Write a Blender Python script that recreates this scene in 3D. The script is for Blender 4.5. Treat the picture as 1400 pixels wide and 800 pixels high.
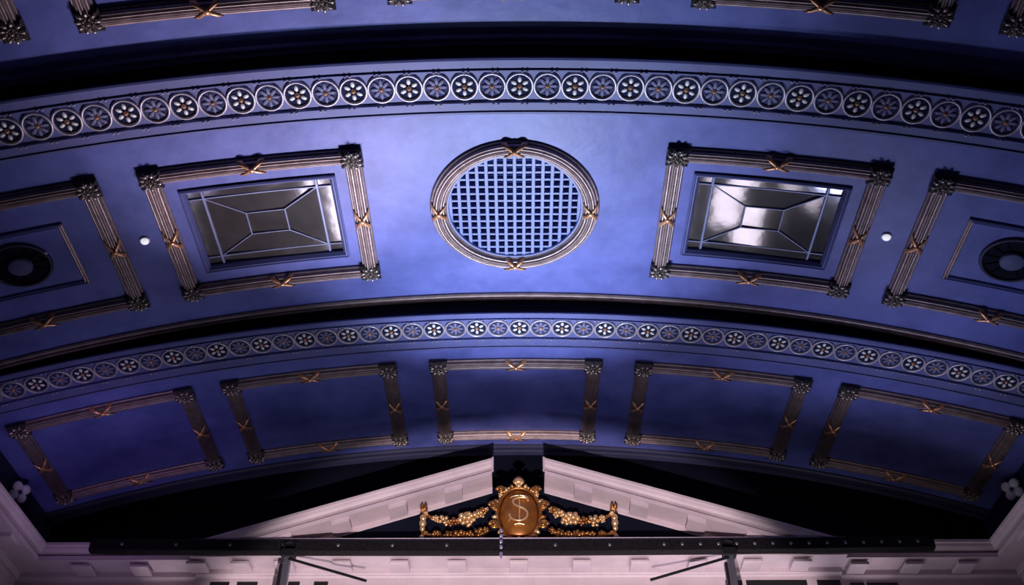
import bpy, math, random
from math import sin, cos, pi, sqrt, radians
from mathutils import Vector

random.seed(7)
for o in list(bpy.data.objects):
    bpy.data.objects.remove(o)
scene = bpy.context.scene
COL = scene.collection

# ------------------------------------------------------------------ camera
EYE = 5.0                                  # eye height above the auditorium floor (balcony seat)
cam_d = bpy.data.cameras.new('camera'); cam = bpy.data.objects.new('camera', cam_d); COL.objects.link(cam)
cam.location = (0.033, 0.0, EYE)
cam.rotation_euler = (radians(90 + 41.49), 0, 0.0075)
cam_d.sensor_width = 36.0; cam_d.lens = 1350 / 1400 * 36.0; cam_d.clip_end = 200
scene.camera = cam

# ------------------------------------------------------------------ world, lights, exposure
w = bpy.data.worlds.new('world'); scene.world = w; w.use_nodes = True
w.node_tree.nodes['Background'].inputs[0].default_value = (0.35, 0.40, 1.0, 1)
w.node_tree.nodes['Background'].inputs[1].default_value = 0.0
vs = scene.view_settings
vs.view_transform = 'Standard'; vs.look = 'None'; vs.exposure = 0.0; vs.gamma = 1.0; vs.use_curve_mapping = False

def aim(o, target):
    d = Vector(target) - o.location
    o.rotation_euler = d.to_track_quat('-Z', 'Y').to_euler()

def spot(name, loc, target, color, watts, angle, blend=1.0, radius=0.12):
    l = bpy.data.lights.new(name, 'SPOT'); o = bpy.data.objects.new(name, l); COL.objects.link(o)
    o.location = (loc[0], loc[1], loc[2] + EYE); aim(o, (target[0], target[1], target[2] + EYE))
    l.color = color; l.energy = watts; l.spot_size = radians(angle); l.spot_blend = blend; l.shadow_soft_size = radius
    return o

def area(name, loc, target, color, watts, sx, sy):
    l = bpy.data.lights.new(name, 'AREA'); o = bpy.data.objects.new(name, l); COL.objects.link(o)
    o.location = (loc[0], loc[1], loc[2] + EYE); aim(o, (target[0], target[1], target[2] + EYE))
    l.shape = 'RECTANGLE'; l.size = sx; l.size_y = sy; l.color = color; l.energy = watts
    return o

# stage-front uplighters and added fills (heights are relative to the eye)
spot('uplight_centre', (0.0, 13.0, 4.2), (0.0, 9.6, 10.0), (0.72, 0.82, 1.0), 3300, 66, 1.0, 0.10)
spot('uplight_lavender', (-1.8, 13.1, 4.4), (-3.0, 7.7, 10.1), (1.0, 0.85, 0.94), 2000, 46, 1.0, 0.10)
spot('uplight_lavender', (-3.2, 13.2, 4.2), (-5.0, 6.2, 9.8), (1.0, 0.86, 1.0), 420, 40, 1.0, 0.10)  # extra spot added to brighten the left of the nearest bay
spot('wash_fill', (0.0, 12.6, 3.0), (0.0, 9.0, 10.0), (0.50, 0.60, 1.0), 120, 120, 1.0, 0.30)  # broad weak fill added over the vault
spot('side_fill', (-4.6, 13.2, 4.2), (-5.2, 9.3, 9.4), (0.66, 0.60, 1.0), 45, 84, 1.0, 0.15)  # this and the next are fills added for the middle bay's sides
spot('side_fill', (4.6, 13.2, 4.2), (5.2, 9.3, 9.4), (0.56, 0.64, 1.0), 370, 84, 1.0, 0.15)
spot('uplight_purple', (-5.4, 11.6, 4.8), (-6.6, 13.6, 8.9), (0.72, 0.46, 1.0), 130, 70, 1.0, 0.30)
spot('uplight_neutral', (5.4, 11.6, 4.8), (6.6, 13.6, 8.9), (1.0, 0.80, 0.78), 34, 70, 1.0, 0.30)
# front-of-house lamp on the gable with two added fills, and the small lamp on the crest
spot('gable_spot', (0.0, 3.0, -0.9), (0.0, 14.0, 2.95), (1.0, 0.84, 0.85), 8200, 49, 0.16, 0.05)
spot('gable_spot', (0.0, 3.0, -0.9), (-0.6, 14.0, -0.7), (1.0, 0.76, 0.92), 120, 80, 0.20, 0.05)  # wide weak fill added to shape the falloff along the cornice
spot('gable_spot', (0.0, 6.5, 0.6), (0.0, 14.0, 7.3), (0.92, 0.84, 1.0), 450, 62, 1.0, 0.06)  # soft fill added to lift the far bay as well
spot('crest_lamp', (0.0, 11.6, 4.6), (0.0, 14.1, 7.72), (1.0, 0.70, 0.40), 75, 24, 1.0, 0.03)
# row of unseen spots added to light gable and cornice steeply from below
for i in range(11):
    sx = -5.0 + 1.0*i
    spot('gable_fill', (sx, 13.1, 4.6), (sx, 14.0, 7.25), (1.0, 0.82, 0.88), 22*math.exp(-(sx/4.6)**2), 32, 1.0, 0.05)
# small unseen spots added under the end cornice to brighten its soffit
for i in range(11):
    sx = -5.5 + 1.1*i
    spot('soffit_fill', (sx, 14.28, 5.30), (sx, 14.36, 7.0), (1.0, 0.84, 0.90), 26 if abs(sx) > 3.8 else 6, 38, 1.0, 0.04)
# upright area lights added for stage glow, placed to glint in skylights and frames
for sx, sz, pw, wd, ht in ((-5.65, 4.7, 5, .3, 2.4), (-4.95, 4.7, 6, .25, 2.4), (-2.60, 4.9, 20, .11, 2.4), (-2.05, 4.7, 10, .2, 2.4), (2.10, 4.7, 16, .25, 2.4), (3.05, 4.1, 30, .55, 1.3), (4.0, 3.5, 5, .35, .7), (5.1, 5.1, 8, .25, 1.8), (5.65, 4.7, 7, .3, 2.4)):
    area('stage_glint', (sx, 14.3, sz), (sx*0.97, 9.4, 9.6), (0.90, 0.84, 1.0), pw, wd, ht)

# ------------------------------------------------------------------ materials
def mat(name, col, rough=0.5, metal=0.0, col2=None, scale=3.0, bump=0.0, bscale=40.0, spec=0.5, detail=6.0):
    m = bpy.data.materials.new(name); m.use_nodes = True
    nt = m.node_tree; b = nt.nodes['Principled BSDF']
    b.inputs['Base Color'].default_value = (*col, 1); b.inputs['Roughness'].default_value = rough
    b.inputs['Metallic'].default_value = metal; b.inputs['Specular IOR Level'].default_value = spec
    tc = nt.nodes.new('ShaderNodeTexCoord')
    n = nt.nodes.new('ShaderNodeTexNoise'); n.inputs['Scale'].default_value = scale; n.inputs['Detail'].default_value = detail
    n.inputs['Roughness'].default_value = 0.62
    nt.links.new(tc.outputs['Object'], n.inputs['Vector'])
    r = nt.nodes.new('ShaderNodeValToRGB')
    c2 = col2 if col2 else tuple(c * 0.8 for c in col)
    r.color_ramp.elements[0].position = 0.32; r.color_ramp.elements[0].color = (*c2, 1)
    r.color_ramp.elements[1].position = 0.68; r.color_ramp.elements[1].color = (*col, 1)
    nt.links.new(n.outputs['Fac'], r.inputs['Fac']); nt.links.new(r.outputs['Color'], b.inputs['Base Color'])
    if bump:
        n2 = nt.nodes.new('ShaderNodeTexNoise'); n2.inputs['Scale'].default_value = bscale; n2.inputs['Detail'].default_value = 3
        nt.links.new(tc.outputs['Object'], n2.inputs['Vector'])
        bp = nt.nodes.new('ShaderNodeBump'); bp.inputs['Strength'].default_value = bump; bp.inputs['Distance'].default_value = 0.02
        nt.links.new(n2.outputs['Fac'], bp.inputs['Height']); nt.links.new(bp.outputs['Normal'], b.inputs['Normal'])
    return m

M = {}
M['blue'] = mat('blue_plaster', (0.128, 0.152, 0.48), 0.42, 0, (0.070, 0.088, 0.31), 1.5, 0.22, 5, 0.22)
M['trimblue'] = mat('blue_trim_paint', (0.11, 0.125, 0.33), 0.5, 0, (0.085, 0.095, 0.25), 2.0, 0.05, 20, 0.25)
M['darkpaint_shade'] = mat('near_black_paint_and_shade', (0.006, 0.007, 0.018), 0.7, 0, (0.004, 0.005, 0.012), 2.0, 0, 40, 0.05)
M['navy'] = mat('navy_paint', (0.012, 0.016, 0.055), 0.6, 0, (0.008, 0.011, 0.04), 1.5)
M['bronze'] = mat('bronze_moulding', (0.37, 0.29, 0.305), 0.50, 0.72, (0.24, 0.18, 0.18), 7.0, 0.1, 60)
M['leaf'] = mat('silvered_leaf', (0.66, 0.58, 0.55), 0.26, 0.65, (0.20, 0.15, 0.14), 22.0)
M['darkbronze'] = mat('dark_bronze', (0.035, 0.028, 0.03), 0.5, 0.2)
M['copper'] = mat('copper_gilt', (0.95, 0.52, 0.30), 0.32, 0.55, (0.62, 0.29, 0.15), 15.0)
M['ring'] = mat('silver_ring', (0.52, 0.48, 0.56), 0.35, 0.35, (0.34, 0.31, 0.38), 9.0)
M['discdark'] = mat('roundel_navy', (0.014, 0.018, 0.06), 0.8, 0, None, 3.0, 0, 40, 0.05)
M['petalw'] = mat('white_petal', (0.82, 0.80, 0.82), 0.4, 0.1)
M['petalb'] = mat('blue_petal', (0.17, 0.17, 0.31), 0.5, 0, None, 3.0, 0, 40, 0.2)
M['gold'] = mat('gold_leaf', (0.62, 0.29, 0.08), 0.28, 0.8, (0.26, 0.10, 0.03), 14.0, 0.25, 50)
M['goldlight'] = mat('pale_gold', (0.95, 0.66, 0.34), 0.28, 0.7, (0.75, 0.42, 0.18), 12.0)
M['goldfield_shaded'] = mat('gold_field_shaded', (0.40, 0.15, 0.03), 0.36, 0.6, (0.22, 0.07, 0.015), 8.0)  # darker gold puts the shade of a recess into the shield
M['stone'] = mat('pink_cream_plaster', (0.56, 0.46, 0.50), 0.6, 0, (0.46, 0.37, 0.41), 2.2, 0.08, 25)
M['grille'] = mat('pale_blue_grille', (0.15, 0.19, 0.46), 0.5)
M['glass'] = mat('leaded_glass', (0.12, 0.108, 0.115), 0.09, 0.55, (0.075, 0.067, 0.07), 1.6, 0.12, 2.2, 0.8)
M['lead'] = mat('painted_lead', (0.16, 0.18, 0.34), 0.4, 0.2)
M['black'] = mat('black_metal', (0.010, 0.010, 0.012), 0.45, 0.3)
M['speckle'] = mat('speckled_black', (0.011, 0.009, 0.010), 0.6, 0.0, (0.001, 0.001, 0.002), 26.0, 0.4, 60, 0.15)
M['greymetal'] = mat('grey_metal', (0.16, 0.15, 0.19), 0.4, 0.6)
M['white'] = mat('white_fitting', (0.88, 0.88, 0.92), 0.35)
M['lamplens'] = mat('lit_lens', (0.9, 0.9, 0.95), 0.4)
_b = M['lamplens'].node_tree.nodes['Principled BSDF']; _b.inputs['Emission Color'].default_value = (0.88, 0.88, 1, 1); _b.inputs['Emission Strength'].default_value = 0.75
M['crystal'] = mat('bright_bead', (0.75, 0.72, 0.95), 0.12, 0.8)
M['grey'] = mat('slate_grey', (0.09, 0.10, 0.22), 0.6, 0, None, 3.0, 0, 40, 0.2)
M['wellblue'] = mat('deep_blue', (0.022, 0.04, 0.22), 0.7, 0, None, 2.0, 0, 40, 0.1)
M['discblue'] = mat('roundel_blue', (0.045, 0.05, 0.13), 0.8, 0, None, 3.0, 0, 40, 0.05)
M['endshade'] = mat('shaded_end_moulding', (0.035, 0.035, 0.085), 0.45, 0, None, 2.0)  # dark tone puts the gable's shade into the end moulding
M['floor'] = mat('dark_carpet', (0.03, 0.012, 0.016), 0.9, 0, None, 8.0)

# ------------------------------------------------------------------ mesh helpers
class MB:
    def __init__(s): s.v = []; s.f = []
    def add(s, verts, faces):
        n = len(s.v); s.v += [tuple(v) for v in verts]; s.f += [tuple(i + n for i in f) for f in faces]; return s
    def grid(s, rows, closed_u=False, closed_v=False):
        nu = len(rows); nv = len(rows[0]); V = [p for r in rows for p in r]; F = []
        for i in range(nu if closed_u else nu - 1):
            for j in range(nv if closed_v else nv - 1):
                a = i * nv + j; b = i * nv + (j + 1) % nv; c = ((i + 1) % nu) * nv + (j + 1) % nv; d = ((i + 1) % nu) * nv + j
                F.append((a, b, c, d))
        return s.add(V, F)
    def box(s, x0, x1, y0, y1, z0, z1):
        V = [(x0,y0,z0),(x1,y0,z0),(x1,y1,z0),(x0,y1,z0),(x0,y0,z1),(x1,y0,z1),(x1,y1,z1),(x0,y1,z1)]
        return s.add(V, [(0,3,2,1),(4,5,6,7),(0,1,5,4),(1,2,6,5),(2,3,7,6),(3,0,4,7)])
    def cbox(s, x0, x1, y0, y1, z0, z1, c=0.01):      # box with chamfered lower edge
        V = [(x0+c,y0+c,z0),(x1-c,y0+c,z0),(x1-c,y1-c,z0),(x0+c,y1-c,z0),
             (x0,y0,z0+c),(x1,y0,z0+c),(x1,y1,z0+c),(x0,y1,z0+c),
             (x0,y0,z1),(x1,y0,z1),(x1,y1,z1),(x0,y1,z1)]
        F = [(0,3,2,1),(8,9,10,11)]
        for b in (0, 4):
            for i in range(4): F.append((b+i, b+(i+1)%4, b+4+(i+1)%4, b+4+i))
        return s.add(V, F)
    def ell(s, c, r, nu=8, nv=6, M3=None):            # ellipsoid
        V = []; F = []
        for j in range(nv + 1):
            t = pi * j / nv
            for i in range(nu):
                a = 2 * pi * i / nu
                p = Vector((r[0]*sin(t)*cos(a), r[1]*sin(t)*sin(a), r[2]*cos(t)))
                if M3: p = M3(p)
                V.append((c[0]+p[0], c[1]+p[1], c[2]+p[2]))
        for j in range(nv):
            for i in range(nu):
                F.append((j*nu+i, (j+1)*nu+i, (j+1)*nu+(i+1)%nu, j*nu+(i+1)%nu))
        return s.add(V, F)
    def tube(s, pts, r, n=6, closed=False):
        rows = []; L = len(pts); P = [Vector(p) for p in pts]
        for i in range(L):
            if closed: t = P[(i+1) % L] - P[i-1]
            else: t = P[min(i+1, L-1)] - P[max(i-1, 0)]
            t.normalize()
            up = Vector((0, 1, 0)) if abs(t.y) < 0.9 else Vector((1, 0, 0))
            a = t.cross(up).normalized(); b = t.cross(a)
            rr = r[i] if isinstance(r, (list, tuple)) else r
            rows.append([P[i] + a*rr*cos(2*pi*k/n) + b*rr*sin(2*pi*k/n) for k in range(n)])
        s.grid(rows, closed, True)
        if not closed:
            m = len(s.v)
            s.f.append(tuple(range(m-n, m))); s.f.append(tuple(reversed(range(m-n*L, m-n*L+n))))
        return s
    def mesh(s, name, smooth=False):
        me = bpy.data.meshes.new(name); me.from_pydata(s.v, [], s.f); me.validate()
        if smooth:
            for p in me.polygons: p.use_smooth = True
        return me

def link(name, me, m, parent=None, loc=(0, 0, 0), rot=(0, 0, 0), scale=(1, 1, 1)):
    if isinstance(me, MB): me = me.mesh(name)
    if m is not None and len(me.materials) == 0: me.materials.append(M[m])
    o = bpy.data.objects.new(name, me); COL.objects.link(o)
    o.location = loc; o.rotation_euler = rot; o.scale = scale; o.parent = parent
    return o
def tag(o, label=None, cat=None, group=None, kind=None):
    if label: o['label'] = label
    if cat: o['category'] = cat
    if group: o['group'] = group
    if kind: o['kind'] = kind
    return o
def empty(name, loc, rot=(0, 0, 0)):
    o = bpy.data.objects.new(name, None); COL.objects.link(o); o.location = loc; o.rotation_euler = rot
    o.empty_display_size = 0.1; return o
def structure(o, label, cat): return tag(o, label, cat, kind='structure')

# ------------------------------------------------------------------ the vault: three nested barrel bays stepping down to the stage
BAY = {'A': (10.28, 22.74), 'B': (10.00, 22.456), 'C': (9.72, 24.734)}   # crown above the eye, radius
XW = 8.06                                                                  # half width between side walls
def phimax(b): return math.asin(XW / BAY[b][1])
def vp(b, s, y, d=0.0):                     # arc length, distance, depth below the vault -> world
    cr, R = BAY[b]; a = s / R
    return ((R - d) * sin(a), y, cr - R + (R - d) * cos(a) + EYE)
def seat(b, s, y):                          # location and rotation of a local frame on the vault
    return vp(b, s, y), (0, s / BAY[b][1], 0)
def bend(b, s, y, d):                       # the same in a frame seated on the vault
    R = BAY[b][1]; return ((R - d) * sin(s / R), y, (R - d) * cos(s / R) - R)

def vault_band(b, prof, n=96):
    m = MB(); pm = phimax(b) * BAY[b][1]
    m.grid([[vp(b, -pm + 2*pm*i/n, y, d) for (y, d) in prof] for i in range(n + 1)])
    return m

def vault_field(b, y0, y1, holes, oval=None, n=120):
    """Field between y0 and y1 with rectangular holes (s0,s1,y0,y1) and one oval hole (s,y,rs,ry)."""
    S = phimax(b) * BAY[b][1]; hs = list(holes)
    if oval: hs.append((oval[0]-1.35, oval[0]+1.35, oval[1]-1.35, oval[1]+1.35))
    ss = sorted(set([-S + 2*S*i/n for i in range(n+1)] + [h[0] for h in hs] + [h[1] for h in hs]))
    ys = sorted(set([y0, y1] + [h[2] for h in hs] + [h[3] for h in hs]))
    m = MB(); idx = {}
    def vi(i, j):
        if (i, j) not in idx:
            idx[(i, j)] = len(m.v); m.v.append(vp(b, ss[i], ys[j]))
        return idx[(i, j)]
    for i in range(len(ss)-1):
        for j in range(len(ys)-1):
            cs, cy = (ss[i]+ss[i+1])/2, (ys[j]+ys[j+1])/2
            if any(h[0] < cs < h[1] and h[2] < cy < h[3] for h in hs): continue
            m.f.append((vi(i, j), vi(i, j+1), vi(i+1, j+1), vi(i+1, j)))
    if oval:
        s0, yc, rs, ry = oval; N = 96; inner = []; outer = []
        for k in range(N):
            a = 2*pi*k/N; c, q = cos(a), sin(a); t = 1.35/max(abs(c), abs(q))
            outer.append(vp(b, s0+c*t, yc+q*t)); inner.append(vp(b, s0+c*rs, yc+q*ry))
        m.grid([inner, outer], False, True)
    for (s0, s1, a, c) in holes:                       # reveals of the skylight openings
        ring = [(s0, a), (s1, a), (s1, c), (s0, c)]
        m.grid([[vp(b, s, y, 0) for s, y in ring], [vp(b, s, y, -0.25) for s, y in ring]], False, True)
    return m

OVAL = (0.0, 9.52, 1.02, 1.04)
SKY = (3.416, 9.555)                       # skylight centre (arc, distance)
SKW, SKH = 1.025, 0.785                    # half sizes of the sash
A_END, B_START, B_END, C_START, C_END = 7.03, 7.88, 11.44, 12.30, 15.45

lip = lambda y: [(y-0.14, 0), (y-0.14, .025), (y-0.12, .045), (y-0.095, .045), (y-0.085, .02), (y-0.06, .02), (y-0.05, .05), (y-0.02, .055), (y-0.01, .02), (y+.005, -.02), (y+.005, -.30)]
ca = vault_band('A', [(-6.0, 0)] + lip(A_END))
structure(link('ceiling', ca, 'blue'), 'dusky blue vault bay at the top edge above the upper roundel band', 'ceiling')
cb = vault_field('B', B_START, B_END-0.14, [(SKY[0]-SKW, SKY[0]+SKW, SKY[1]-SKH, SKY[1]+SKH), (-SKY[0]-SKW, -SKY[0]+SKW, SKY[1]-SKH, SKY[1]+SKH)], OVAL)
structure(link('ceiling', cb, 'blue'), 'brightly lit blue vault bay holding the round grille and two skylights', 'ceiling')
o = link('trim_3', vault_band('B', lip(B_END)), 'bronze'); structure(o, 'thin dark bronze edge moulding ending the bright middle vault bay', 'moulding')
cc = vault_band('C', [(C_START, 0), (15.10, 0)])
structure(link('ceiling', cc, 'blue'), 'dark blue vault bay with five plain framed panels above the gable', 'ceiling')
o = link('trim_4', vault_band('C', [(15.10, 0), (15.10, .03), (15.14, .055), (15.19, .055), (15.21, .02), (15.27, .02), (15.28, .05), (15.36, .07), (15.40, .03), (C_END+.02, .0), (C_END+.02, -.3)]), 'endshade')
structure(o, 'dark double moulding closing the far vault bay above the gable', 'moulding')

# ---- guilloche bands with roundels
def guilloche(name, b, y0, yb0, yb1, y1, yc, sp, off, n, label):
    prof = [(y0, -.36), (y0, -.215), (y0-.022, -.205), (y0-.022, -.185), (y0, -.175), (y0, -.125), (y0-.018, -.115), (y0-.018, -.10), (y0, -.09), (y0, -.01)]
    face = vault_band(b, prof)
    o = structure(link(name, face, 'darkpaint_shade'), label, 'moulding')  # near-black colour puts the shade of the step onto its face
    prof2 = [(y0, -.01), (y0-.006, .022), (y0+.018, .034), (y0+.03, .018), (yb0-.03, .012), (yb0-.03, .034), (yb0-.008, .034), (yb0, 0), (yb1, 0), (yb1+.008, .034), (yb1+.035, .034), (yb1+.035, .010), (y1-.045, .008), (y1-.045, .026), (y1-.012, .026), (y1, 0)]
    link('band', vault_band(b, prof2), 'trimblue', o)
    # roundel meshes in a local frame, z up, room side is -z
    rx = sp * 0.5; k = 1.17
    ring = MB(); N = 28; sec = [(-.026, 0), (-.022, -.026), (-.009, -.034), (.004, -.026), (.006, 0)]
    ring.grid([[((rx+q[0])*cos(2*pi*i/N), k*(rx+q[0])*sin(2*pi*i/N), q[1]) for q in sec] for i in range(N)], True, False)
    ring = ring.mesh('ring', True)
    disc = MB(); disc.add([((rx-.02)*cos(2*pi*i/20), k*(rx-.02)*sin(2*pi*i/20), -.004) for i in range(20)], [tuple(range(20))]); disc2 = disc.mesh('disc'); disc = disc.mesh('disc')
    def petals(npt, r0, ln, wd, th, ph=0):
        m = MB()
        for i in range(npt):
            a = 2*pi*i/npt + ph; c, s = cos(a), sin(a)
            def rot(p, c=c, s=s): return Vector((p.x*c - p.y*s, k*(p.x*s + p.y*c), p.z))
            m.ell((r0*c, k*r0*s, -.012), (ln, wd, th), 6, 4, rot)
        return m.mesh('petals', True)
    pw = petals(6, rx*.48, rx*.25, rx*.165, .014, pi/6*3); pb = petals(8, rx*.44, rx*.36, rx*.16, .012)
    boss = MB().ell((0, 0, -.016), (rx*.17, rx*.17*k, .03), 8, 4).mesh('boss', True)
    for i in range(n):
        s = (i - (n-1)//2) * sp + off
        loc, rot = seat(b, s, yc)
        r = link('roundel', ring, 'ring', o, loc, rot)
        odd = (i - (n-1)//2) % 2
        link('disc', disc2 if odd else disc, 'discblue' if odd else 'discdark', r)
        link('flower', pb if odd else pw, 'petalb' if odd else 'petalw', r)
        link('flower_boss', boss, 'copper', r)
    beads = MB()
    cnt = int(2 * phimax(b) * BAY[b][1] / 0.36)
    for i in range(cnt):
        s = -phimax(b)*BAY[b][1] + .1 + i*0.36
        for ds in (-.03, .03):
            for yy in (yb0-.018, yb1+.022):
                beads.ell(vp(b, s+ds, yy, .038), (.016, .018, .014), 6, 4)
    tag(link('bead_row', beads.mesh('bead_row', True), 'ring', o), kind='stuff')
    return o
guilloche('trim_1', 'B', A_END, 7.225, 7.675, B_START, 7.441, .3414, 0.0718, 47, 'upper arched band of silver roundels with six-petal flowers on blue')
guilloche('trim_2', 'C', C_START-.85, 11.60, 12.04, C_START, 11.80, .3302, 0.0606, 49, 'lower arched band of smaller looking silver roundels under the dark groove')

# ------------------------------------------------------------------ panel frames
RW = 0.23
def reed_profile(n=5, w=RW, h=.075):
    p = [(0, 0), (0, .03), (.014, .042), (.026, .038)]
    a, e = .026, w-.026
    for i in range(n):
        for q in range(5):
            if q == 4 and i < n-1: continue
            t = (i + q/4)/n
            base = .040 + h*sin(pi*(.10+.80*t))*.75
            p.append((a + (e-a)*t, base + (.014*sin(pi*q/4) - (.006 if q in (0, 4) else 0))))
    p += [(w-.026, .038), (w-.014, .042), (w, .03), (w, 0)]
    return p
REED = reed_profile()
def reed_h(t):                              # height of the rail at t in 0..1 across
    return .042 + .075*sin(pi*(.10+.80*t))*.75 + .012

def rail_s(b, half, y0, flip):              # rail along the arc, centred, from y0 inward
    m = MB(); n = 14
    m.grid([[bend(b, -half+2*half*i/n, y0 + (q[0] if not flip else -q[0]), q[1]) for q in REED] for i in range(n+1)])
    return m.mesh('rail')
def rail_y(b, s0, half, flip):
    m = MB()
    m.grid([[bend(b, s0 + (q[0] if not flip else -q[0]), -half+2*half*i/2, q[1]) for q in REED] for i in range(3)])
    return m.mesh('rail')

def ribbon_mesh(fn, n=10, span=.15, wd=.040):
    """Crossed straps over a rail; fn(along, across 0..1, height) -> point."""
    m = MB()
    for sg in (-1, 1):
        rows = []
        for i in range(n+1):
            t = i/n; h = reed_h(min(max(t, .02), .98)) + .010 + .010*sin(pi*t) if 0 < i < n else .012
            c = sg*span*(t-.5)*2
            rows.append([fn(c-wd, t, h-.008), fn(c-wd*.5, t, h+.004), fn(c, t, h+.009), fn(c+wd*.5, t, h+.004), fn(c+wd, t, h-.008)])
        m.grid(rows)
    # centre knot
    c = fn(0, .5, reed_h(.5)+.02); m.ell(c, (.045, .045, .024), 8, 5)
    return m.mesh('ribbon', True)

def corner_meshes():
    back = MB()
    back.cbox(-.145, .145, -.145, .145, -.072, 0, .04)
    back = back.mesh('corner_rosette')
    m = MB()
    for i in range(9):                      # curled acanthus lobes round a boss
        a = 2*pi*i/9 + .2; c, s = cos(a), sin(a)
        def rot(p, c=c, s=s): return Vector((p.x*c - p.y*s, p.x*s + p.y*c, p.z - .25*max(0, p.x)))
        m.ell((.125*c, .125*s, -.078), (.048, .030, .030), 6, 5, rot)
        m.ell((.165*c, .165*s, -.070), (.018, .018, .018), 5, 4)
        a2 = a + pi/9; m.ell((.068*cos(a2), .068*sin(a2), -.098), (.024, .018, .020), 5, 4)
    m.ell((0, 0, -.105), (.034, .034, .028), 8, 5)
    return back, m.mesh('leaf_spray', True)
CBACK, CLEAF = corner_meshes()

def frame_meshes(b, hs, hy):
    d = {}
    d['near'] = rail_s(b, hs, -hy, False); d['far'] = rail_s(b, hs, hy, True)
    d['l'] = rail_y(b, -hs, hy, False); d['r'] = rail_y(b, hs, hy, True)
    d['rn'] = ribbon_mesh(lambda c, t, h: bend(b, c, -hy+RW*t, h)); d['rf'] = ribbon_mesh(lambda c, t, h: bend(b, c, hy-RW*t, h))
    d['rl'] = ribbon_mesh(lambda c, t, h: bend(b, -hs+RW*t, c, h)); d['rr'] = ribbon_mesh(lambda c, t, h: bend(b, hs-RW*t, c, h))
    return d
def panel_frame(b, s, y, hs, hy, ms, label, group):
    loc, rot = seat(b, s, y)
    t = tag(empty('panel_frame', loc, rot), label, 'frame', group)
    for k in ('near', 'far', 'l', 'r'): link('rail', ms[k], 'bronze', t)
    for k in ('rn', 'rf', 'rl', 'rr'): link('ribbon', ms[k], 'copper', t)
    for cs in (-1, 1):
        for cy in (-1, 1):
            p = bend(b, cs*(hs-.125), cy*(hy-.125), .035)
            c = link('corner_rosette', CBACK, 'darkbronze', t, p, (0, cs*(hs-.125)/BAY[b][1], 0))
            link('leaf_spray', CLEAF, 'leaf', c, (0, 0, 0), (0, 0, (cs > 0)*pi/2 + (cy > 0)*pi/3), (.86, .86, .95))
    return t

RBv, RCv, RAv = BAY['B'][1], BAY['C'][1], BAY['A'][1]
# bay B
hyB, ycB = 1.213, 9.571
hsS = (.2152-.0895)/2*RBv; sS = (.2152+.0895)/2*RBv
msS = frame_meshes('B', hsS, hyB)
panel_frame('B', -sS, ycB, hsS, hyB, msS, 'bronze reeded frame around the leaded skylight left of the round grille', 'frames of the middle vault bay')
panel_frame('B', sS, ycB, hsS, hyB, msS, 'bronze reeded frame around the leaded skylight right of the round grille', 'frames of the middle vault bay')
s0 = .2386*RBv; hsO = hsS; sO = s0 + hsO
fl = panel_frame('B', -sO, ycB, hsO, hyB, msS, 'bronze reeded frame cut by the left edge around a round black vent', 'frames of the middle vault bay')
fr = panel_frame('B', sO, ycB, hsO, hyB, msS, 'bronze reeded frame cut by the right edge around a round black vent', 'frames of the middle vault bay')
# thin inner mouldings of the two outer panels
INN = [(0, 0), (0, .028), (.02, .04), (.04, .022), (.055, .030), (.07, .010), (.075, 0)]
ihs, ihy = sO - 5.975, .575
def thin(kind, flip):
    m = MB()
    if kind == 's':
        y0 = ihy if flip else -ihy
        m.grid([[bend('B', -ihs+2*ihs*i/8, y0 + (-q[0] if flip else q[0]), q[1]) for q in INN] for i in range(9)])
    else:
        s_ = ihs if flip else -ihs
        m.grid([[bend('B', s_ + (-q[0] if flip else q[0]), -ihy+2*ihy*i/2, q[1]) for q in INN] for i in range(3)])
    return m.mesh('inner_moulding')
TH = [thin('s', 0), thin('s', 1), thin('y', 0), thin('y', 1)]
for f in (fl, fr):
    for me in TH: link('inner_moulding', me, 'bronze' if me in TH[2:] else 'trimblue', f)

# bay C
hyC, ycC = 1.145, 13.72
hsC = .0555*RCv
msC = frame_meshes('C', hsC, hyC)
posC = [-.2640, -.13375, 0.0, .13375, .2640]
namC = ['dim bronze frame at the far left of the lower row of five empty panels', 'dim bronze frame second from left in the lower row of five empty panels',
        'bronze frame of the middle empty blue panel right above the gilded crest', 'dim bronze frame second from right in the lower row of five empty panels', 'dim bronze frame at the far right of the lower row of five empty panels']
for ph, nm in zip(posC, namC): panel_frame('C', ph*RCv, ycC, hsC, hyC, msC, nm, 'frames of the far vault bay')
# bay A
hyA, ycA = 1.213, 6.42-1.213
hsA = (.2190-.0922)/2*RAv; sA = (.2190+.0922)/2*RAv
msA = frame_meshes('A', hsA, hyA)
panel_frame('A', -sA, ycA, hsA, hyA, msA, 'bronze frame whose lower rail shows at the top edge, left of centre', 'frames of the nearest vault bay')
panel_frame('A', sA, ycA, hsA, hyA, msA, 'bronze frame whose lower rail shows at the top edge, right of centre', 'frames of the nearest vault bay')
panel_frame('A', -(.2442*RAv+hsA), ycA, hsA, hyA, msA, 'bronze frame showing only one corner rosette in the top left corner', 'frames of the nearest vault bay')
panel_frame('A', .2442*RAv+hsA, ycA, hsA, hyA, msA, 'bronze frame showing only one corner rosette in the top right corner', 'frames of the nearest vault bay')
hsA0 = .0640*RAv
panel_frame('A', 0, ycA-.03, hsA0, hyA, frame_meshes('A', hsA0, hyA), 'bronze frame just touching the top edge at the middle of the photo', 'frames of the nearest vault bay')

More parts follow.
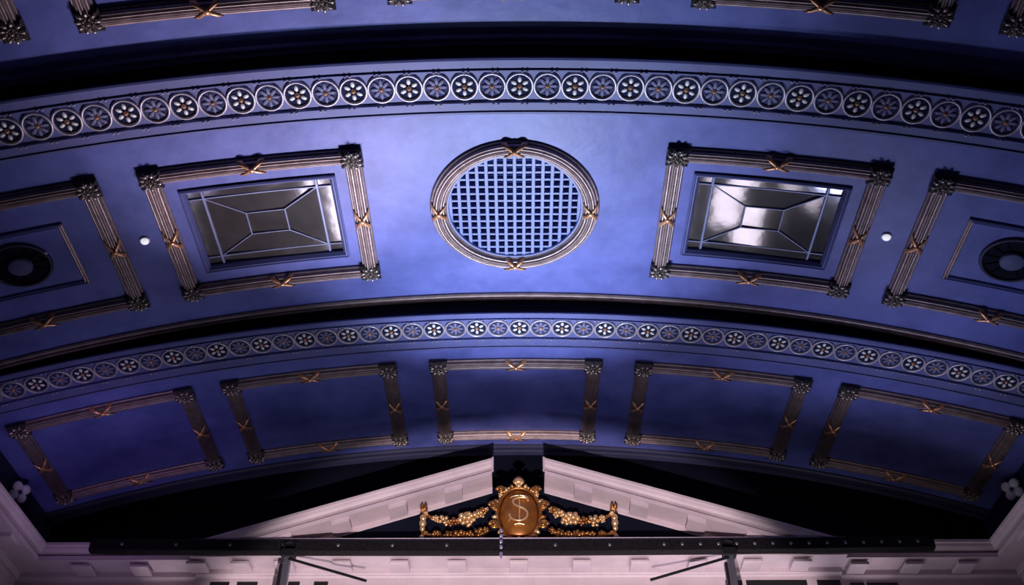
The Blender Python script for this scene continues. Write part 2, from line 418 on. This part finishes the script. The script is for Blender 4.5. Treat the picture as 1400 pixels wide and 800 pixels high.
# ------------------------------------------------------------------ round grille
loc, rot = seat('B', OVAL[0], OVAL[1])
g = tag(empty('round_grille', loc, rot), 'round pale blue lattice grille in a bronze ring at the vault crown', 'grille')
RO, KO = 1.175, 1.03
def oring(prof, n=96):
    m = MB()
    m.grid([[bend('B', (RO-q[0])*cos(2*pi*i/n), KO*(RO-q[0])*sin(2*pi*i/n), q[1]) for q in prof] for i in range(n)], True, False)
    return m
link('ring_frame', oring(REED).mesh('ring_frame'), 'bronze', g)
link('rim', oring([(RW, .02), (RW-.005, .03), (RW+.02, .03), (RW+.03, .015), (RW+.03, -.12)]), 'grille', g)
for a in (0, pi/2, pi, 3*pi/2):
    fn = lambda c, t, h, a=a: bend('B', (RO-RW*t)*cos(a + c/RO), KO*(RO-RW*t)*sin(a + c/RO), h)
    link('ribbon', ribbon_mesh(fn), 'copper', g)
ri = RO-RW-.01
PIT = .1275
for k in range(-7, 8):
    x = k*PIT
    if abs(x) < ri:
        L = KO*sqrt(ri*ri - x*x)
        link('slat', MB().cbox(x-.024, x+.024, -L, L, -.012, .06, .005), 'grille', g)
    y = k*PIT*1.02
    if abs(y) < ri*KO:
        L = sqrt(ri*ri - (y/KO)**2)
        link('slat', MB().cbox(-L, L, y-.020, y+.020, -.004, .06, .005), 'grille', g)
well = MB(); N = 64
rings = [[bend('B', r*cos(2*pi*i/N), KO*r*sin(2*pi*i/N), d) for i in range(N)] for r, d in ((1.03, 0), (1.03, -.45), (.02, -.45))]
well.grid(rings, False, True)
link('well', well, 'wellblue', g)

# ------------------------------------------------------------------ leaded skylights
def skylight(sg, label):
    loc, rot = seat('B', sg*SKY[0], SKY[1])
    t = tag(empty('leaded_skylight', loc, rot), label, 'skylight', 'skylights beside the round grille')
    W, Hh, bw = SKW, SKH, .085
    prof = [(0, 0), (0, .03), (.02, .045), (.035, .028), (.05, .03), (bw, -.02), (bw, -.10)]
    for q in range(4):
        m = MB(); n = 8; rows = []
        for i in range(n+1):
            f = -1 + 2*i/n; row = []
            for (o_, d) in prof:
                if q == 0: row.append(bend('B', f*(W-o_), -Hh+o_, d))
                if q == 1: row.append(bend('B', f*(W-o_), Hh-o_, d))
                if q == 2: row.append(bend('B', -W+o_, f*(Hh-o_), d))
                if q == 3: row.append(bend('B', W-o_, f*(Hh-o_), d))
            rows.append(row)
        m.grid(rows); link('sash_rail', m, 'trimblue', t)
    w_, h_ = W-bw, Hh-bw
    a, b_ = w_-.19, h_-.15                  # border bars
    c, e = .26, .20                          # centre lozenge rectangle
    D = -.06
    def pane(pts, tilt):
        ctr = (sum(p[0] for p in pts)/len(pts), sum(p[1] for p in pts)/len(pts))
        top = [bend('B', x, y, D + tilt*(x-ctr[0])*.02) for x, y in pts]; bot = [(p[0], p[1], p[2]+.012) for p in top]
        n = len(pts); m = MB(); m.add(top+bot, [tuple(range(n)), tuple(reversed(range(n, 2*n)))] + [(i, (i+1) % n, n+(i+1) % n, n+i) for i in range(n)])
        link('pane', m, 'glass', t)
    xs = [(-w_, -a), (-a, a), (a, w_)]; ys = [(-h_, -b_), (-b_, b_), (b_, h_)]
    k = 0
    for i in range(3):
        for j in range(3):
            if i == 1 and j == 1: continue
            k += 1
            pane([(xs[i][0], ys[j][0]), (xs[i][1], ys[j][0]), (xs[i][1], ys[j][1]), (xs[i][0], ys[j][1])], (k % 3)-1)
    pane([(-c, -e), (c, -e), (c, e), (-c, e)], 1)
    pane([(-a, -b_), (a, -b_), (c, -e), (-c, -e)], -1); pane([(-a, b_), (-c, e), (c, e), (a, b_)], 1)
    pane([(-a, -b_), (-c, -e), (-c, e), (-a, b_)], 0); pane([(a, -b_), (a, b_), (c, e), (c, -e)], 1)
    def bar(p, q, wd):
        p, q = Vector(p), Vector(q); d = (q-p).normalized(); nrm = Vector((-d.y, d.x))*wd
        rows = []
        for i in range(7):
            u = p + (q-p)*i/6
            rows.append([bend('B', (u+nrm*f).x, (u+nrm*f).y, dd) for f, dd in ((-1, D-.005), (-1, D+.014), (-.5, D+.022), (.5, D+.022), (1, D+.014), (1, D-.005))])
        m = MB(); m.grid(rows); link('glazing_bar', m, 'lead', t)
    for x in (-a, a): bar((x, -h_), (x, h_), .020)
    for y in (-b_, b_): bar((-w_, y), (w_, y), .014)
    for x in (-c, c): bar((x, -e), (x, e), .011)
    for y in (-e, e): bar((-c, y), (c, y), .011)
    for sx in (-1, 1):
        for sy in (-1, 1): bar((sx*c, sy*e), (sx*a, sy*b_), .011)
skylight(-1, 'leaded glass skylight with pale glint at its right edge, left of the round grille')
skylight(1, 'leaded glass skylight with bright streaky reflections, right of the round grille')

# ------------------------------------------------------------------ round vents, ceiling fittings
def lathe(prof, n=40, kx=1, ky=1):
    m = MB(); m.grid([[(kx*r*cos(2*pi*i/n), ky*r*sin(2*pi*i/n), z) for r, z in prof] for i in range(n)], True, False); return m
for sg, nm in ((-1, 'round black ceiling vent with grey centre disc at the left edge'), (1, 'round black ceiling vent with grey centre disc at the right edge')):
    loc, rot = seat('B', sg*6.70, 9.58)
    t = tag(empty('ceiling_vent', loc, rot), nm, 'vent', 'round vents in the outer panels')
    link('rim', lathe([(.405, 0), (.405, -.02), (.385, -.04), (.36, -.033), (.35, -.005)]).mesh('rim', True), 'navy', t)
    link('throat', lathe([(.36, -.006), (.13, -.006)]), 'darkpaint_shade', t)
    for k in range(12):
        a = 2*pi*k/12
        link('vane', MB().box(.15, .35, -.008, .008, -.022, -.004), 'darkpaint_shade', t, (0, 0, 0), (0, 0, a))
    link('centre_disc', lathe([(.155, -.004), (.155, -.05), (.13, -.062), (.001, -.066)]).mesh('centre_disc', True), 'grey', t)
for sg, nm in ((-1, 'small glowing white ceiling light left of the left skylight frame'), (1, 'small glowing white ceiling light right of the right skylight frame')):
    loc, rot = seat('B', sg*5.074, 9.545)
    t = tag(empty('ceiling_light', loc, rot), nm, 'light', 'small ceiling lights')
    link('base', lathe([(.068, 0), (.068, -.018), (.060, -.024), (.001, -.024)], 20), 'white', t)
    link('lens', lathe([(.052, -.022), (.050, -.045), (.035, -.058), (.001, -.060)], 20).mesh('lens', True), 'lamplens', t)
loc, rot = seat('B', -6.34, 9.45)
tag(link('ceiling_stud', lathe([(.035, 0), (.033, -.02), (.02, -.032), (.001, -.034)], 14).mesh('ceiling_stud', True), 'ring', None, loc, rot), 'tiny pale stud beside the left round black vent', 'stud')

# ------------------------------------------------------------------ walls, floor
E = EYE
structure(link('floor', MB().box(-XW-.3, XW+.3, -6.3, 15.8, -.2, 0), 'floor'), 'dark carpeted floor of the hall below', 'floor')
structure(link('wall_left', MB().box(-XW-.3, -XW, -6.3, 15.8, 0, E+8.75), 'navy'), 'dark navy side wall at left above the cornice', 'wall')
structure(link('wall_right', MB().box(XW, XW+.3, -6.3, 15.8, 0, E+8.75), 'navy'), 'dark navy side wall at right above the cornice', 'wall')
structure(link('wall_front', MB().box(-XW, XW, -6.3, -6.0, 0, E+10.3), 'navy'), 'dark rear wall of the hall behind the viewer', 'wall')
structure(link('wall_back', MB().box(-XW, XW, 15.45, 15.8, 0, E+9.9), 'darkpaint_shade'), 'almost black end wall in the gap above the gable', 'wall')  # near-black colour includes the shade above the gable

# ------------------------------------------------------------------ cornices
# (depth behind the front edge, height): top, cyma, fascia, soffit, bed moulds, frieze
CORN = [(0.62, 0.0), (0.0, 0.0), (0.0, -.045), (.02, -.06), (.03, -.10), (.06, -.14), (.19, -.14), (.19, -.178), (.10, -.178), (.10, -.25), (.52, -.25), (.52, -.33), (.535, -.345), (.585, -.345), (.60, -.37)]
CZ = 7.25
def cornice_x(x0, x1, yf, zf=CZ, tail=-1.6):
    m = MB(); P = CORN + [(.60, tail), (.75, tail), (.75, 0.0)]
    m.grid([[(x, yf+q[0], E+zf+q[1]) for q in P] for x in (x0, x1)], False, True)
    n = len(P); b = len(m.v) - 2*n
    m.f.append(tuple(range(b, b+n))); m.f.append(tuple(reversed(range(b+n, b+2*n))))
    return m
m = cornice_x(-7.9, -5.02, 14.0); m2 = cornice_x(-5.02, 5.06, 13.9); m3 = cornice_x(5.06, 7.9, 14.0)
m.add(m2.v, m2.f); m.add(m3.v, m3.f)
tc = structure(link('trim_5', m, 'stone'), 'pinkish cream end cornice running under the gable at the bottom', 'cornice')
XM = [-6.73, -5.84, -4.93, -4.25, -3.58, -2.69, -1.80, -.92, .03, 1.00, 1.89, 2.78, 3.61, 4.37, 5.27, 6.11, 6.92]
modm = MB().cbox(-.14, .14, 0, .33, -.092, -.048, .006).box(-.10, .10, .11, .33, -.048, .004).mesh('modillion')
for x in XM: link('modillion', modm, 'stone', tc, (x, (13.9 if -5.02 < x < 5.06 else 14.0)+.145, E+CZ-.25))
for x0, x1 in ((-4.78, -4.48), (-4.36, -4.04), (-3.56, -3.38), (-3.16, -2.94), (3.24, 3.5), (3.56, 4.5), (4.66, 5.02), (5.2, 5.42), (5.46, 5.94)):
    yf = 14.5 if (-5.02 < x0 and x1 < 5.06) else 14.6
    link('frieze_dark_panel', MB().cbox(x0, x1, yf-.012, yf+.01, E+CZ-1.1, E+CZ-.43, .004), 'black', tc)  # black panels on the frieze surface give the dark of openings
def cornice_y(sg):
    m = MB(); P = CORN + [(.60, -CZ-E), (.75, -CZ-E), (.75, 0.0)]
    m.grid([[(sg*(7.30+q[0]), y, E+CZ+q[1]-.003) for q in P] for y in (-6.0, 14.62)], False, True); return m
for sg, nm, lb in ((-1, 'trim_6', 'shadowed cream side cornice in the bottom left corner'), (1, 'trim_7', 'shadowed cream side cornice in the bottom right corner')):
    t = structure(link(nm, cornice_y(sg), 'stone'), lb, 'cornice')
    mm = MB().cbox(0, .33, -.14, .14, -.062, .004, .008).mesh('modillion') if sg > 0 else MB().cbox(-.33, 0, -.14, .14, -.062, .004, .008).mesh('modillion')
    for k in range(5): link('modillion', mm, 'stone', t, (sg*7.445, 13.35 - .93*k, E+CZ-.25))

# broken gable: two raking cornices and the dark wall behind them
def rake(sg, xi, xo, zi, zo, name, label):
    m = MB(); n = 30; rows = []
    P = CORN[:-1] + [(.60, -.42), (.60, -.02)]
    for i in range(n+1):
        x = xi + (xo-xi)*i/n; z = zi + (zo-zi)*i/n
        rows.append([(x, 13.88+q[0], E+max(z+q[1], 7.06)) for q in P])
    m.grid(rows, False, True)
    m.f.append(tuple(range(len(P))))
    t = structure(link(name, m, 'stone'), label, 'gable')
    # fluted fillet at the cut end
    link('end_fillet', MB().box(min(xi, xi-sg*.03), max(xi, xi-sg*.03), 13.86, 13.95, E+zi-.22, E+zi+.005), 'stone', t)
    L = abs(xo-xi); k = 0
    x = abs(xi)+.62
    while x < abs(xo)-1.0:
        zc = zi + (zo-zi)*(x-abs(xi))/L; sl = (zo-zi)/L
        b = MB(); V = []
        for dz in (-.08, .004):
            for (dx, dy) in ((-.14, .145), (.14, .145), (.14, .475), (-.14, .475)):
                V.append((sg*(x+dx), 13.88+dy, E+zc+sl*dx-.25+dz))
        b.add(V, [(0,3,2,1),(4,5,6,7),(0,1,5,4),(1,2,6,5),(2,3,7,6),(3,0,4,7)])
        link('modillion', b, 'stone', t); x += .88
    return t
rake(-1, -.40, -4.95, 8.67, 7.20, 'trim_8', 'left sloping half of the broken cream gable')
rake(1, .46, 5.02, 8.67, 7.20, 'trim_9', 'right sloping half of the broken cream gable')
m = MB()
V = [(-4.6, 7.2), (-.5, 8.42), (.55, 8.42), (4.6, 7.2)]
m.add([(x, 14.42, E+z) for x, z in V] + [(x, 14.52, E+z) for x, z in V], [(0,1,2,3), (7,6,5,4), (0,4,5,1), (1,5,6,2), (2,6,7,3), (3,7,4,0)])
structure(link('wall_gable', m, 'darkpaint_shade'), 'very dark navy triangle behind the crest inside the gable', 'wall')

# ------------------------------------------------------------------ things on the cornice
m = MB(); rows = []
sec = [(13.80, .0), (13.80, .17), (13.83, .20), (13.89, .20), (13.89, .12), (13.97, .12), (13.97, .0), (13.92, -.02), (13.84, -.02)]
for i in range(41):
    x = -6.52 + 12.87*i/40; sag = -.05*(1-((x)/6.5)**2)
    rows.append([(x, y, E+7.03+z+sag) for y, z in sec])
m.grid(rows, False, True); m.f.append(tuple(range(len(sec)))); nn = len(m.v); m.f.append(tuple(reversed(range(nn-len(sec), nn))))
t = tag(empty('lighting_batten', (0, 13.88, E+7.0)), 'long black speckled batten lying along the top of the end cornice', 'batten')
bo = link('housing', m, 'speckle', t, (0, -13.88, -E-7.0))
for i in range(46):
    x = -6.3 + 12.4*i/45; sag = -.05*(1-(x/6.5)**2)
    if i % 3 == 1 or x > 2.2:
        link('lens', MB().ell((0, 0, 0), (.03, .018, .03), 8, 5).mesh('lens', True), 'greymetal', t, (x, -.09, 7.12+sag-7.0))

def brace(sg, x, label):
    t = tag(empty('lamp_bracket', (x, 13.66, E+6.3)), label, 'bracket', 'brackets hung from the end cornice')
    link('post', MB().cbox(-.045, .045, -.05, .05, -.4, .60, .01), 'greymetal', t)
    link('clamp', MB().cbox(-.10, .10, -.07, .10, .50, .62, .015), 'black', t)
    link('hook', MB().tube([(-.09, 0, .60), (-.09, .06, .78), (0, .10, .82), (.09, .06, .78), (.09, 0, .60)], .018), 'black', t)
    link('stay', MB().tube([(sg*.03, -.05, .47), (sg*1.25, -.25, .02)], .022), 'black', t)
    link('side_plate', MB().box(-.10, -.06, -.04, .04, -.4, .40), 'black', t)
brace(1, -3.42, 'dark bracket post with a black stay sloping down right, left of the crest')
brace(-1, 3.18, 'dark bracket post with a black stay sloping down left, right of the crest')

t = tag(empty('bead_chain', (-.235, 13.735, E+7.30)), 'short chain of bright beads hanging below the left side of the crest', 'chain')
link('cord', MB().tube([(0, 0, 0), (0, 0, -.42)], .006), 'black', t)
for z in (-.02, -.11, -.20, -.29): link('bead', MB().ell((0, 0, z), (.028, .028, .034), 8, 6).mesh('bead', True), 'crystal', t)
link('drop', lathe([(.001, -.36), (.03, -.39), (.028, -.42), (.001, -.50)], 10).mesh('drop', True), 'crystal', t)

# ---- gilded crest
CX, CY, CZc = .035, 14.14, E+7.79
t = tag(empty('cartouche', (CX, CY, E+7.25)), 'gilded oval crest with an interlaced S monogram in the broken gable', 'crest')
def on(p): return (p[0], p[1], p[2] + CZc - (E+7.25))
m = MB(); N = 40
rows = []
for r, d in ((1.0, .03), (.97, -.02), (.85, -.05), (.6, -.08), (.3, -.095), (.02, -.10)):
    rows.append([on((.31*r*cos(2*pi*i/N), d, .43*r*sin(2*pi*i/N))) for i in range(N)])
m.grid(rows, False, True)
rowsb = [[on((.31*cos(2*pi*i/N), .10, .43*sin(2*pi*i/N))) for i in range(N)], [on((.31*cos(2*pi*i/N), .03, .43*sin(2*pi*i/N))) for i in range(N)]]
m.grid(rowsb, False, True)
shield = link('shield', m.mesh('shield', True), 'goldfield_shaded', t)
def bz(pts, n=24):                           # Catmull-Rom through points
    out = []; P = [pts[0]] + list(pts) + [pts[-1]]
    seg = len(pts)-1
    for s in range(seg):
        for i in range(n//seg+1):
            u = i/(n//seg+1); p0, p1, p2, p3 = (Vector(q) for q in P[s:s+4])
            out.append(.5*((2*p1) + (p2-p0)*u + (2*p0-5*p1+4*p2-p3)*u*u + (3*p1-p0-3*p2+p3)*u**3))
    out.append(Vector(pts[-1])); return out
def stroke(name, pts, r, mt='goldlight', par=shield, n=36):
    P = [on((x, -.125 + .12*(x*x/.09+z*z/.18)*.35, z)) for x, z in [(q[0], q[1]) for q in bz([(a, b, 0) for a, b in pts], n)]]
    link(name, MB().tube(P, r).mesh(name, True), mt, par)
stroke('letter_s', [(.155, .17), (.12, .225), (.03, .235), (-.07, .20), (-.085, .13), (-.02, .075), (.08, .03), (.135, -.045), (.115, -.13), (.03, -.175), (-.07, -.165), (-.13, -.12), (-.145, -.06)], .021)
stroke('letter_stem', [(.01, .27), (.012, .05), (.01, -.23)], .016)
stroke('letter_serif', [(-.13, .235), (-.07, .262), (.01, .272), (.10, .262), (.15, .235)], .015)
stroke('letter_serif', [(-.07, -.245), (.01, -.232), (.09, -.245)], .018)
stroke('letter_hook', [(-.16, -.19), (-.135, -.13), (-.16, -.08)], .016)
# beaded rim
m = MB()
m.tube([on((.345*cos(2*pi*i/48), -.01, .465*sin(2*pi*i/48))) for i in range(48)], .035, 8, True)
rim = link('rim', m.mesh('rim', True), 'gold', t)
for i in range(22):
    a = 2*pi*i/22 + .14
    link('rim_leaf', MB().ell((0, 0, 0), (.045+.012*(i % 2), .035, .032), 7, 5).mesh('rim_leaf', True), 'goldlight' if i % 3 else 'gold', rim,
         on((.385*cos(a), -.035, .50*sin(a))), (0, -a, 0))
def volute(cx, cz, sg, r0=.10):
    P = []
    for i in range(26):
        u = i/25; a = u*3.6*pi; r = r0*(1-.82*u); P.append(on((cx + sg*r*cos(a), -.05-.03*u, cz + r*sin(a))))
    link('volute', MB().tube(P, [.030-.012*i/25 for i in range(26)]).mesh('volute', True), 'gold', t)
for sg in (-1, 1):
    volute(sg*.285, .40, sg, .065); volute(sg*.40, .12, sg, .075); volute(sg*.39, -.22, sg, .075); volute(sg*.22, -.46, sg, .07)
    for q in range(5):
        a = radians(62 + 14*q); 
        link('bead', MB().ell((0, 0, 0), (.022, .022, .022), 7, 5).mesh('bead', True), 'goldlight', t, on((sg*(.335+.02*q)*sin(radians(28+13*q)), -.06, .49*cos(radians(28+13*q)))))
# shell finial
m = MB()
for i in range(7):
    a = radians(-60 + 20*i)
    P = [on((.02*sin(a), -.05, .48)), on((.075*sin(a), -.10, .48+.09*cos(a))), on((.105*sin(a), -.07, .48+.155*cos(a)))]
    m.tube(P, [.016, .030, .014], 6)
m.ell(on((0, -.05, .485)), (.05, .05, .05), 8, 6)
link('shell_finial', m.mesh('shell_finial', True), 'goldlight', t)
m = MB()
for i in range(7):
    a = pi + pi*i/6
    m.ell(on((.09*cos(a), -.07, -.50+.05*sin(a))), (.04, .035, .04), 7, 5)
m.ell(on((0, -.09, -.49)), (.045, .045, .045), 8, 6)
link('flower_cluster', m.mesh('flower_cluster', True), 'goldlight', t)

# ---- garlands
def flower_mesh(n, rnd):
    m = MB()
    for i in range(n):
        a = 2*pi*i/n
        m.ell((.055*cos(a), -.01, .055*sin(a)), (.036, .036, .036), 6, 4)
    m.ell((0, -.045, 0), (.035, .03, .035), 7, 5)
    for i in range(3):
        a = rnd.random()*6.28; m.ell((.085*cos(a), .02, .085*sin(a)), (.03, .02, .03), 5, 4)
    return m.mesh('flower', True)
rnd = random.Random(11)
FL = [flower_mesh(5, rnd), flower_mesh(6, rnd), flower_mesh(4, rnd)]
def garland(sg, label):
    x0 = sg*1.52
    t = tag(empty('flower_garland', (CX+x0, 14.17, E+7.31)), label, 'garland', 'gilded garlands beside the crest')
    top = [(0, .50), (.20, .385), (.42, .335), (.66, .36), (.84, .44), (.96, .52), (1.02, .55)]
    low = [(0, .15), (.22, .10), (.46, .07), (.72, .08), (.92, .13), (1.04, .20)]
    for pts, sizes, lift in ((top, [.45, .7, 1.05, .9, 1.4, 1.2, .95, .8, .5], 0), (low, [.4, .8, 1.0, 1.3, 1.0, 1.0, .6], 0)):
        P = [Vector((-sg*p[0], -.02, p[1])) for p in bz([(a, b, 0) for a, b in pts], 40)]
        link('swag', MB().tube(P, .026).mesh('swag', True), 'gold', t)
        n = len(sizes)
        for i, sz in enumerate(sizes):
            p = P[int((i+.5)/n*(len(P)-1))]
            f = link('flower', FL[i % 3].copy(), None, t, (p.x, -.07, p.z + rnd.uniform(-.012, .012)), (0, rnd.random()*6, 0), (sz*.95, sz*.95, sz*.95))
            f.data.materials.clear(); f.data.materials.append(M['goldlight'] if (i % 4 != 3 and pts is top) else M['gold'])
    # bow and drop at the outer end
    for s2 in (-1, 1):
        P = [(0, -.03, .50), (s2*.05, -.05, .59), (s2*.03, -.05, .66), (0, -.03, .52)]
        link('bow_loop', MB().tube(P, .017).mesh('bow_loop', True), 'gold', t)
    link('drop_cord', MB().tube([(0, -.02, .5), (0, -.02, .02)], .016), 'gold', t)
    for z, r in ((.40, .055), (.31, .060), (.22, .045), (.06, .045)):
        link('drop_bud', MB().ell((0, -.05, z), (r, r, r*1.2), 8, 6).mesh('drop_bud', True), 'goldlight', t)
garland(-1, 'gilded double flower swag hanging left of the oval crest')
garland(1, 'gilded double flower swag hanging right of the oval crest')

# ---- white four-lobed rosettes on the side walls
for sg, y, z, nm in ((-1, 13.88, 8.07, 'small white four-lobed rosette on the wall at the lower left edge'), (1, 14.0, 8.12, 'small white four-lobed rosette on the wall at the lower right edge')):
    q = Vector((-sg*.75, -.55, -.35)).to_track_quat('Z', 'Y').to_euler()
    t = tag(empty('wall_rosette', (sg*(XW-.10), y, E+z), tuple(q)), nm, 'rosette', 'white wall rosettes')
    link('stem', MB().tube([(0, 0, 0), (0, 0, -.17)], .03), 'grey', t)
    for k in range(4):
        a = pi/4 + pi/2*k
        link('lobe', MB().ell((.10*cos(a), .10*sin(a), .03), (.085, .085, .05), 10, 6).mesh('lobe', True), 'white', t)
    link('boss', MB().ell((0, 0, .07), (.035, .035, .03), 8, 6).mesh('boss', True), 'grey', t)
